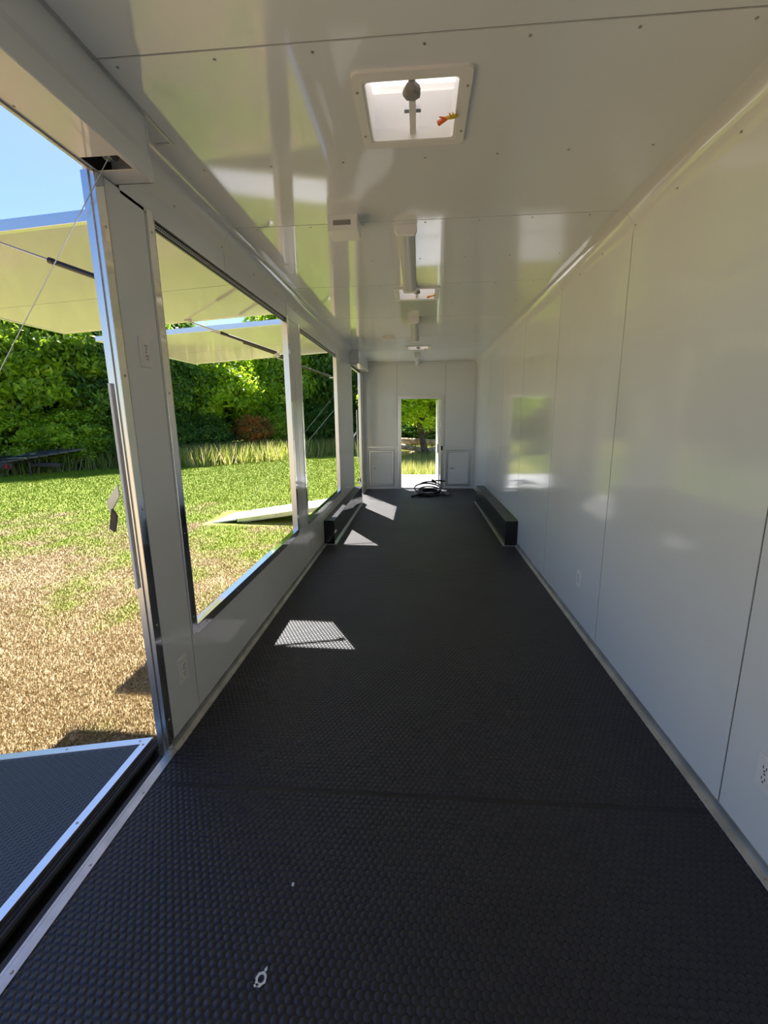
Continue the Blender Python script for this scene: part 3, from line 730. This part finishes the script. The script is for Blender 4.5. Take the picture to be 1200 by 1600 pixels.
# hold-back hardware on the outer faces of the jambs
def holdback(x, y, z0, z1, lbl, s=1.):
    p = thing('door_holdback', lbl, 'latch', (x, y, z0))
    B(-.008, -.001, -.004, .014, 0, z1 - z0).build('vertical_bar', M['exterior'], p, bevel=.002)
    B(-.013, -.008, -.002, .010, .0, z1 - z0).build('bar_channel', M['white'], p)
    zb = (1.225 - z0) if s == 1. else (1.20 - z0)
    br_ = MB().hexa([(-.028, -.004, zb - .035), (-.028, .004, zb - .035), (-.075, .004, zb - .105), (-.075, -.004, zb - .105),
                     (-.028, -.004, zb + .012), (-.028, .004, zb + .012), (-.082, .004, zb - .055), (-.082, -.004, zb - .055)]).build('bracket_arm', M['alud'], p)
    MB().hexa([(-.062, -.012, zb - .085), (-.062, .0, zb - .085), (-.082, .0, zb - .165), (-.082, -.012, zb - .165),
               (-.045, -.012, zb - .115), (-.045, .0, zb - .115), (-.063, .0, zb - .18), (-.063, -.012, zb - .18)]).build('bracket_foot', M['darksteel'], br_)
    return p
holdback(XO + .012, 1.652, .80, 1.62, 'aluminium hold-back bar with a bent bracket on the near jamb')
holdback(XO - .03, 8.74, .62, 1.62, 'pale hold-back bar on the jamb of the far side opening', .9)
p = thing('jamb_latch', 'small steel latch low on the jamb of the far side opening', 'latch', (XO + .02, 8.735, .20))
B(-.08, .0, -.010, .008, 0, .035).build('plate', M['steel'], p, bevel=.002); MB().tube([(-.06, -.012, .03), (-.05, -.02, .10), (-.02, -.012, .10), (-.01, -.012, .03)], .010, 8).build('hook', M['black'], p)

# deck beyond the end door (front platform of the trailer)
p = thing('front_deck', 'pale metal deck outside the end doorway', 'deck', (0, YE + .09, -.06))
for a, b in ((.0, .86), (.92, 2.75)):
    B(-1.15, 1.15, a, b, -.05, 0).build('deck_plate', M['deckplate'], p, bevel=.003)
B(-1.15, 1.15, 0, 2.75, -.13, -.052).build('deck_frame', M['alud'], p)
for x in (-1.0, 1.0): B(x - .05, x + .05, 2.6, 2.7, GZ - .06 + .06, -.13).build('support_leg', M['darksteel'], p)
# underside skirt so that the trailer stands on wheels and frame rails
p = thing('trailer_chassis', 'dark steel chassis rails and axles under the trailer floor', 'chassis', (0, 0, 0))
for x in (-.75, .75): B(x - .05, x + .05, YN, YE + 2.2, -.24, -.11).build('frame_rail', M['darksteel'], p)
for yy in (5.9, 6.9): MB().tube([(-1.0, yy, -.30), (1.0, yy, -.30)], .045, 12).build('axle', M['darksteel'], p)

# ================================================================== GROUND
def grid_ground():
    xs = np.concatenate([np.linspace(-60, -20, 9), np.linspace(-18, 14, 40), np.linspace(18, 60, 8)]); ys = np.concatenate([np.linspace(-40, -4, 10), np.linspace(-2, 34, 60), np.linspace(38, 90, 9)])
    vs = [(x, y, ground_z(x, y)) for y in ys for x in xs]; nx = len(xs)
    fs = [(j * nx + i, j * nx + i + 1, (j + 1) * nx + i + 1, (j + 1) * nx + i) for j in range(len(ys) - 1) for i in range(nx - 1)]
    return MB().add(vs, fs).build('ground', M['lawn'], None, smooth=True)
smesh(grid_ground(), 'lawn around the trailer, straw-coloured close by and green farther off', 'ground')

rng = np.random.default_rng(5)
def gz_np(x, y):
    return GZ + .12 * np.clip((y - 5.) / 5., 0, 1) + .012 * np.maximum(0, np.hypot(x, y) - 24)
def blades(name, x, y, h, wd, mt, lean=.5, tone=None):
    n = len(x); z = gz_np(x, y); th = rng.uniform(0, 2 * np.pi, n); la = rng.uniform(0, 2 * np.pi, n)
    hh = h * rng.uniform(.55, 1.25, n); ln = lean * hh * rng.uniform(0, 1, n)
    V = np.zeros((n, 3, 3)); dx = np.cos(th) * wd / 2; dy = np.sin(th) * wd / 2
    V[:, 0] = np.stack([x - dx, y - dy, z - .005], 1); V[:, 1] = np.stack([x + dx, y + dy, z - .005], 1)
    V[:, 2] = np.stack([x + np.cos(la) * ln, y + np.sin(la) * ln, z + hh], 1)
    me = bpy.data.meshes.new(name); me.vertices.add(3 * n); me.vertices.foreach_set('co', V.ravel())
    me.loops.add(3 * n); me.loops.foreach_set('vertex_index', np.arange(3 * n, dtype=np.int32))
    me.polygons.add(n); me.polygons.foreach_set('loop_start', np.arange(n, dtype=np.int32) * 3)
    a = me.attributes.new('tone', 'FLOAT', 'POINT'); tv = np.repeat(rng.uniform(0, 1, n) if tone is None else tone, 3); a.data.foreach_set('value', tv.astype(np.float32))
    me.update(calc_edges=True); me.materials.append(mt)
    o = bpy.data.objects.new(name, me); COL.objects.link(o); return o
# mown lawn: density falls with distance; only where the openings show it
def lawn_pts(n, rmin, rmax, a0, a1, bias=1.0):
    u = rng.uniform(0, 1, n); r = rmin * (rmax / rmin) ** u if bias == 1 else rmin + (rmax - rmin) * u
    a = np.radians(rng.uniform(a0, a1, n)); return r * np.sin(a), r * np.cos(a)
x, y = lawn_pts(420000, 2.6, 21., -58, -4); k = (x < -1.35) & ~((y > 7.7) & (y < 8.9) & (x > -4.0)) & ~((y < 1.8) & (x > -4.1))
x, y = x[k], y[k]; d = np.hypot(x, y)
o = blades('lawn_grass', x, y, .018 + .0014 * d, .0026 + .0010 * d, M['blade'], lean=1.1); stuff(tag(o, 'short mown grass and straw covering the lawn', 'grass'))
# tall grass and weeds along the edge of the wood
def tree_edge(az):   # distance of the wood's edge for an azimuth in degrees
    return np.interp(az, [-60, -42, -34, -27, -20, -10, 0, 10], [21.5, 21.8, 21.6, 21.8, 23.2, 26.5, 23, 22])
az = rng.uniform(-60, -4, 42000); az = az[rng.uniform(0, 1, len(az)) < np.interp(az, [-60, -36, -30, -4], [.35, .35, 1, 1])]
d = tree_edge(az) + rng.uniform(-1.6, 2.2, len(az)) - np.interp(az, [-60, -33, -28, -4], [-.8, -.6, 1.2, 3.0]) * rng.uniform(0, 1, len(az))
x, y = d * np.sin(np.radians(az)), d * np.cos(np.radians(az))
o = blades('tall_grass', x, y, .75, .035, M['tall'], lean=.55); stuff(tag(o, 'tall seeding grass and weeds along the foot of the trees', 'grass'))
az = rng.uniform(-4.5, 6, 30000); d = rng.uniform(12.4, 24, len(az)); x, y = d * np.sin(np.radians(az)), d * np.cos(np.radians(az))
o = blades('meadow_grass', x, y, .50, .022, M['tall'], lean=.6); stuff(tag(o, 'tall uncut meadow grass seen through the end doorway', 'grass'))

# ================================================================== TREES AND BUSHES
def crown_mesh(name, seed, n_clump, per, size, rx, rz, spread, mt, zlo=-.8, flat=.35):
    r = np.random.default_rng(seed)
    u = r.normal(size=(n_clump, 3)); u /= np.linalg.norm(u, axis=1)[:, None]
    u[:, 2] = np.where(u[:, 2] < zlo, -u[:, 2], u[:, 2])
    rad = r.uniform(.45, 1.0, n_clump) ** .6
    c = u * rad[:, None] * np.array([rx, rx, rz])
    ct = r.uniform(0, 1, n_clump)
    P = np.repeat(c, per, 0) + r.normal(size=(n_clump * per, 3)) * spread * np.array([1, 1, .7]); n = len(P)
    tone = np.clip(np.repeat(ct, per) * .55 + r.uniform(0, .5, n), 0, 1)
    nv = r.normal(size=(n, 3)) * .8 + np.array([0, 0, flat]) + np.repeat(u, per, 0) * .9; nv /= np.linalg.norm(nv, axis=1)[:, None]
    t = r.normal(size=(n, 3)); t -= nv * (t * nv).sum(1)[:, None]; t /= np.linalg.norm(t, axis=1)[:, None]; b = np.cross(nv, t)
    s = size * r.uniform(.6, 1.3, n)[:, None]
    V = np.stack([P - t * s, P + b * s * .42 - t * s * .1, P + t * s, P - b * s * .42 - t * s * .1], 1)
    me = bpy.data.meshes.new(name); me.vertices.add(4 * n); me.vertices.foreach_set('co', V.ravel())
    me.loops.add(4 * n); me.loops.foreach_set('vertex_index', np.arange(4 * n, dtype=np.int32))
    me.polygons.add(n); me.polygons.foreach_set('loop_start', np.arange(n, dtype=np.int32) * 4)
    a = me.attributes.new('tone', 'FLOAT', 'POINT'); a.data.foreach_set('value', np.repeat(tone, 4).astype(np.float32))
    me.update(calc_edges=True); me.materials.append(mt); return me
def trunk_mb(seed, h, r0):
    r = random.Random(seed); mb = MB(); pts = [(0, 0, -.1)]
    for k in range(1, 7): pts.append((pts[-1][0] + r.uniform(-.12, .12), pts[-1][1] + r.uniform(-.12, .12), h * k / 6))
    mb.tube(pts, [r0 * (1 - .11 * k) for k in range(7)], 9)
    br = MB()
    for k in range(7):
        b0 = Vector(pts[2 + k % 4]); a = r.uniform(0, 6.28); L = h * r.uniform(.25, .42)
        m1 = b0 + Vector((math.cos(a) * L * .5, math.sin(a) * L * .5, L * .35)); m2 = b0 + Vector((math.cos(a) * L, math.sin(a) * L, L * .9))
        br.tube([b0, m1, m2], [r0 * .4, r0 * .28, r0 * .1], 6)
    return mb, br
CR = {
 'a': crown_mesh('foliage', 11, 400, 105, .046, 1.0, 1.0, .078, M['leaf']),
 'b': crown_mesh('foliage', 12, 440, 95, .042, 1.0, 1.0, .085, M['leafdark']),
 'c': crown_mesh('foliage', 13, 380, 100, .048, 1.0, 1.0, .08, M['leafbright']),
 'z': crown_mesh('foliage', 14, 200, 70, .085, 1.0, 1.0, .14, M['leafdark']),
}
TR = {}
for k_, sd in (('t1', 21), ('t2', 22)):
    a_, b_ = trunk_mb(sd, 1.0, .045); TR[k_] = (a_, b_)
# (azimuth deg, distance, crown half-width, crown half-height, crown centre height above ground, kind)
def tree(az, dist, rx, rz, hc, kind, lbl, name='leafy_tree', cat='tree', grp=None):
    a = math.radians(az); x, y = dist * math.sin(a), dist * math.cos(a); z = ground_z(x, y)
    p = thing(name, lbl, cat, (x, y, z), group=grp)
    me = CR[kind]; f = bpy.data.objects.new('foliage', me); COL.objects.link(f); f.parent = p
    f.location = (0, 0, hc); f.scale = (rx, rx, rz); f.rotation_euler = (0, 0, random.uniform(0, 6.28)); f['kind'] = 'stuff'
    if hc > 1.2:
        a_, b_ = trunk_mb(int(dist * 97 + az * 13) % 997, hc + rz * .3, .11 + .02 * rx)
        t = a_.build('trunk', M['bark'], p, smooth=True); b_.build('branches', M['bark'], t, smooth=True)
    else:
        mb = MB()
        for k in range(6):
            q = random.uniform(0, 6.28); mb.tube([(0, 0, -.1), (math.cos(q) * rx * .3, math.sin(q) * rx * .3, hc * .8), (math.cos(q) * rx * .55, math.sin(q) * rx * .55, hc + rz * .5)], [.03, .02, .01], 5)
        mb.build('stems', M['bark'], p)
    return p
G1, G2 = 'trees at the edge of the wood', 'bushes under the trees'
trees = [
 (-55, 24.5, 3.4, 3.0, 3.5, 'a', 'leafy tree at the left edge of the wood, beyond the frame edge'),
 (-46.5, 24.6, 3.1, 3.0, 3.5, 'a', 'mid-green tree behind the low flatbed trailer'),
 (-40, 24.2, 3.0, 3.1, 3.6, 'a', 'leafy tree right of the flatbed trailer, left of the near post'),
 (-34.4, 24.0, 2.7, 3.1, 3.6, 'b', 'dark tree seen just left of the near post'),
 (-29.3, 24.6, 2.5, 3.0, 3.6, 'b', 'dark tree at the left side of the nearer serving window'),
 (-25.0, 25.2, 2.6, 2.5, 3.1, 'c', 'bright yellow-green tree in the middle of the nearer serving window'),
 (-20.4, 27.0, 2.4, 1.9, 2.6, 'c', 'lower bright tree under the gap of sky in the nearer serving window'),
 (-16.0, 27.6, 2.6, 3.6, 4.3, 'a', 'tall tree at the right side of the nearer serving window'),
 (-11.0, 28.6, 2.9, 4.0, 4.4, 'b', 'tall dark tree filling the farther serving window'),
 (-6.6, 29.0, 2.8, 4.2, 4.6, 'b', 'dark tree seen through the far side opening'),
 (0.9, 17.5, 2.3, 1.5, 2.75, 'c', 'bright leafy tree framed by the end doorway'),
 (7.0, 27.0, 3.2, 3.2, 3.8, 'a', 'tree hidden right of the end doorway'),
]
for t in trees: tree(*t)
back = [(-50, 29, 3.8, 3.3, 3.6, 'z'), (-43, 28.6, 3.6, 3.4, 3.6, 'z'), (-36.5, 28, 3.5, 3.2, 3.6, 'z'), (-31, 28.5, 3.2, 3.1, 3.5, 'z'), (-14, 32, 3.6, 5.0, 5.4, 'z'), (-8.5, 33, 3.8, 5.4, 5.6, 'z'), (3, 33, 4, 3.2, 4., 'z'), (-26, 30, 2.8, 2.4, 2.8, 'z'), (-20.5, 31.5, 2.8, 1.7, 1.9, 'z')]
for i, t in enumerate(back): tree(*t, ['far tree behind the left end of the wood', 'far tree behind the flatbed trailer', 'far tree behind the near post', 'far tree behind the dark tree in the nearer window', 'far tree behind the mullion between the serving windows', 'far tree behind the farther serving window', 'far tree behind the doorway tree', 'far tree behind the bright tree in the nearer window', 'low far tree under the gap of sky'][i], 'background_tree')
bush = [(-1.5, 25, 2.4, 1.6, 1.2, 'b'), (3.2, 24.5, 2.4, 1.6, 1.2, 'b'), (-49, 22.6, 1.8, 1.3, 1.1, 'a'), (-44, 22.6, 1.8, 1.3, 1.0, 'c'), (-38.8, 22.2, 1.7, 1.3, 1.0, 'a'), (-34.3, 22.2, 1.6, 1.2, .9, 'b'), (-30, 22.6, 1.5, 1.3, .9, 'b'), (-26.2, 23.2, 1.4, 1.2, .9, 'b'), (-17.6, 25.3, 1.5, 1.4, 1.0, 'a'), (-13, 26.2, 1.6, 1.5, 1.1, 'b'), (-9.4, 27.0, 1.6, 1.4, 1.1, 'b'), (-6.0, 27, 1.5, 1.2, .9, 'a')]
bl_ = ['dark bush behind the logs left of the doorway tree trunk', 'dark bush behind the doorway tree, to its right', 'green bush at the far left edge beside the wood', 'bright yellow-green bush behind the flatbed trailer', 'green bush just right of the flatbed trailer', 'dark bush low beside the near post', 'dark bush at lower left of the nearer serving window', 'dark bush left of the rusty shrub', 'green bush right of the rusty shrub', 'dark bush low in the left half of the farther window', 'dark bush low in the right half of the farther window', 'green bush low in the far side opening']
for t, l in zip(bush, bl_): tree(*t, l, 'leafy_bush', 'bush')
CR['r'] = crown_mesh('foliage', 31, 120, 60, .065, 1., 1., .13, M['leafrust'])
tree(-20.6, 23.6, 1.0, .85, 1.15, 'r', 'rusty red-leaved shrub at the edge of the wood', 'rusty_shrub', 'shrub')
# fallen logs under the doorway tree
rr = random.Random(9)
for i, (ax, dd, L, an, r0, z) in enumerate([(-1.2, 18.6, 2.4, 10, .13, .30), (-.4, 18.2, 1.8, -22, .11, .55), (.8, 18.5, 1.6, 35, .10, .42), (-.2, 18.9, 2.6, -6, .14, .80), (.3, 18.3, 1.3, 50, .09, .20), (-1.6, 18.4, 1.5, -38, .10, .62)]):
    x, y = dd * math.sin(math.radians(ax)), dd; gz = ground_z(x, y)
    dx, dz = math.cos(math.radians(an)) * L / 2, math.sin(math.radians(an)) * L / 2 * .35
    o = MB().tube([(-dx, -.1, -dz), (-dx * .3, .06, -dz * .2), (dx * .4, -.05, dz * .5), (dx, .1, dz)], [r0, r0 * .95, r0 * .8, r0 * .55], 9).build('fallen_log', M['wood'], None, smooth=True)
    o.location = (x, y, gz + z + .05)
    tag(o, 'weathered fallen log heaped in the brush seen through the end doorway', 'log', 'logs beyond the end doorway')

# ================================================================== LOW FLATBED TRAILER AT THE LEFT
th = thing('flatbed_trailer', 'dark low flatbed trailer parked on the grass at the left edge', 'trailer', (-14.9, 15.2, ground_z(-14, 14)), (0, 0, math.radians(-4)))
# deck: planks running along local x, tilted slightly, pointed dovetail to the right
for k in range(9):
    y0 = -1.1 + k * .245; xe = .70 + .17 * k; t = k / 8; zl = .46 + .62 * t; zr = .46 + .30 * t
    MB().hexa([(-4.2, y0, zl), (xe, y0, zr), (xe + .15, y0 + .235, zr + .02), (-4.2, y0 + .235, zl + .045),
               (-4.2, y0, zl + .06), (xe, y0, zr + .06), (xe + .15, y0 + .235, zr + .08), (-4.2, y0 + .235, zl + .105)]).build('deck_plank', M['planks'], th)
for y0 in (-1.05, 1.02):
    B(-4.2, 1.2, y0, y0 + .09, .30, .48).build('side_rail', M['darksteel'], th)
for x0 in (-3.4, -2.4, -1.4, -.4, .6): B(x0, x0 + .08, -1.0, 1.05, .40, .47).build('crossmember', M['darksteel'], th)
MB().hexa([(1.1, -.25, .28), (2.1, -.06, .26), (2.1, .06, .26), (1.1, .25, .28), (1.1, -.25, .40), (2.1, -.06, .38), (2.1, .06, .38), (1.1, .25, .40)]).build('tongue', M['darksteel'], th)
MB().tube([(1.6, -.75, .0), (1.6, -.75, .50)], .030, 8).build('jack_post', M['darksteel'], th); MB().tube([(1.5, -.75, .50), (1.9, -.78, .54)], .025, 8).build('jack_handle', M['black'], th)
B(1.02, 1.10, -1.10, -1.05, .30, .44).build('marker_lamp', M['red'], th)
MB().tube([(.3, -1.08, .34), (.45, -1.10, .16), (.7, -1.11, .08), (1.0, -1.10, .12), (1.15, -1.08, .30)], .014, 6).build('safety_chain', M['steel'], th)
for i in range(9):
    a, b, c = rr.uniform(.1, 1.5), rr.uniform(-1., -.3), rr.uniform(.60, .74)
    MB().tube([(a, b, c), (a + rr.uniform(.3, .7), b + rr.uniform(-.1, .3), c + rr.uniform(-.04, .10))], .022, 6).build('loose_bar', M['black'] if i % 3 else M['alud'], th)
for x0 in (-2.5, -3.3):
    MB().tube([(x0, -1.35, .28), (x0, -1.10, .28)], .28, 20).build('wheel', M['blackrub'], th)
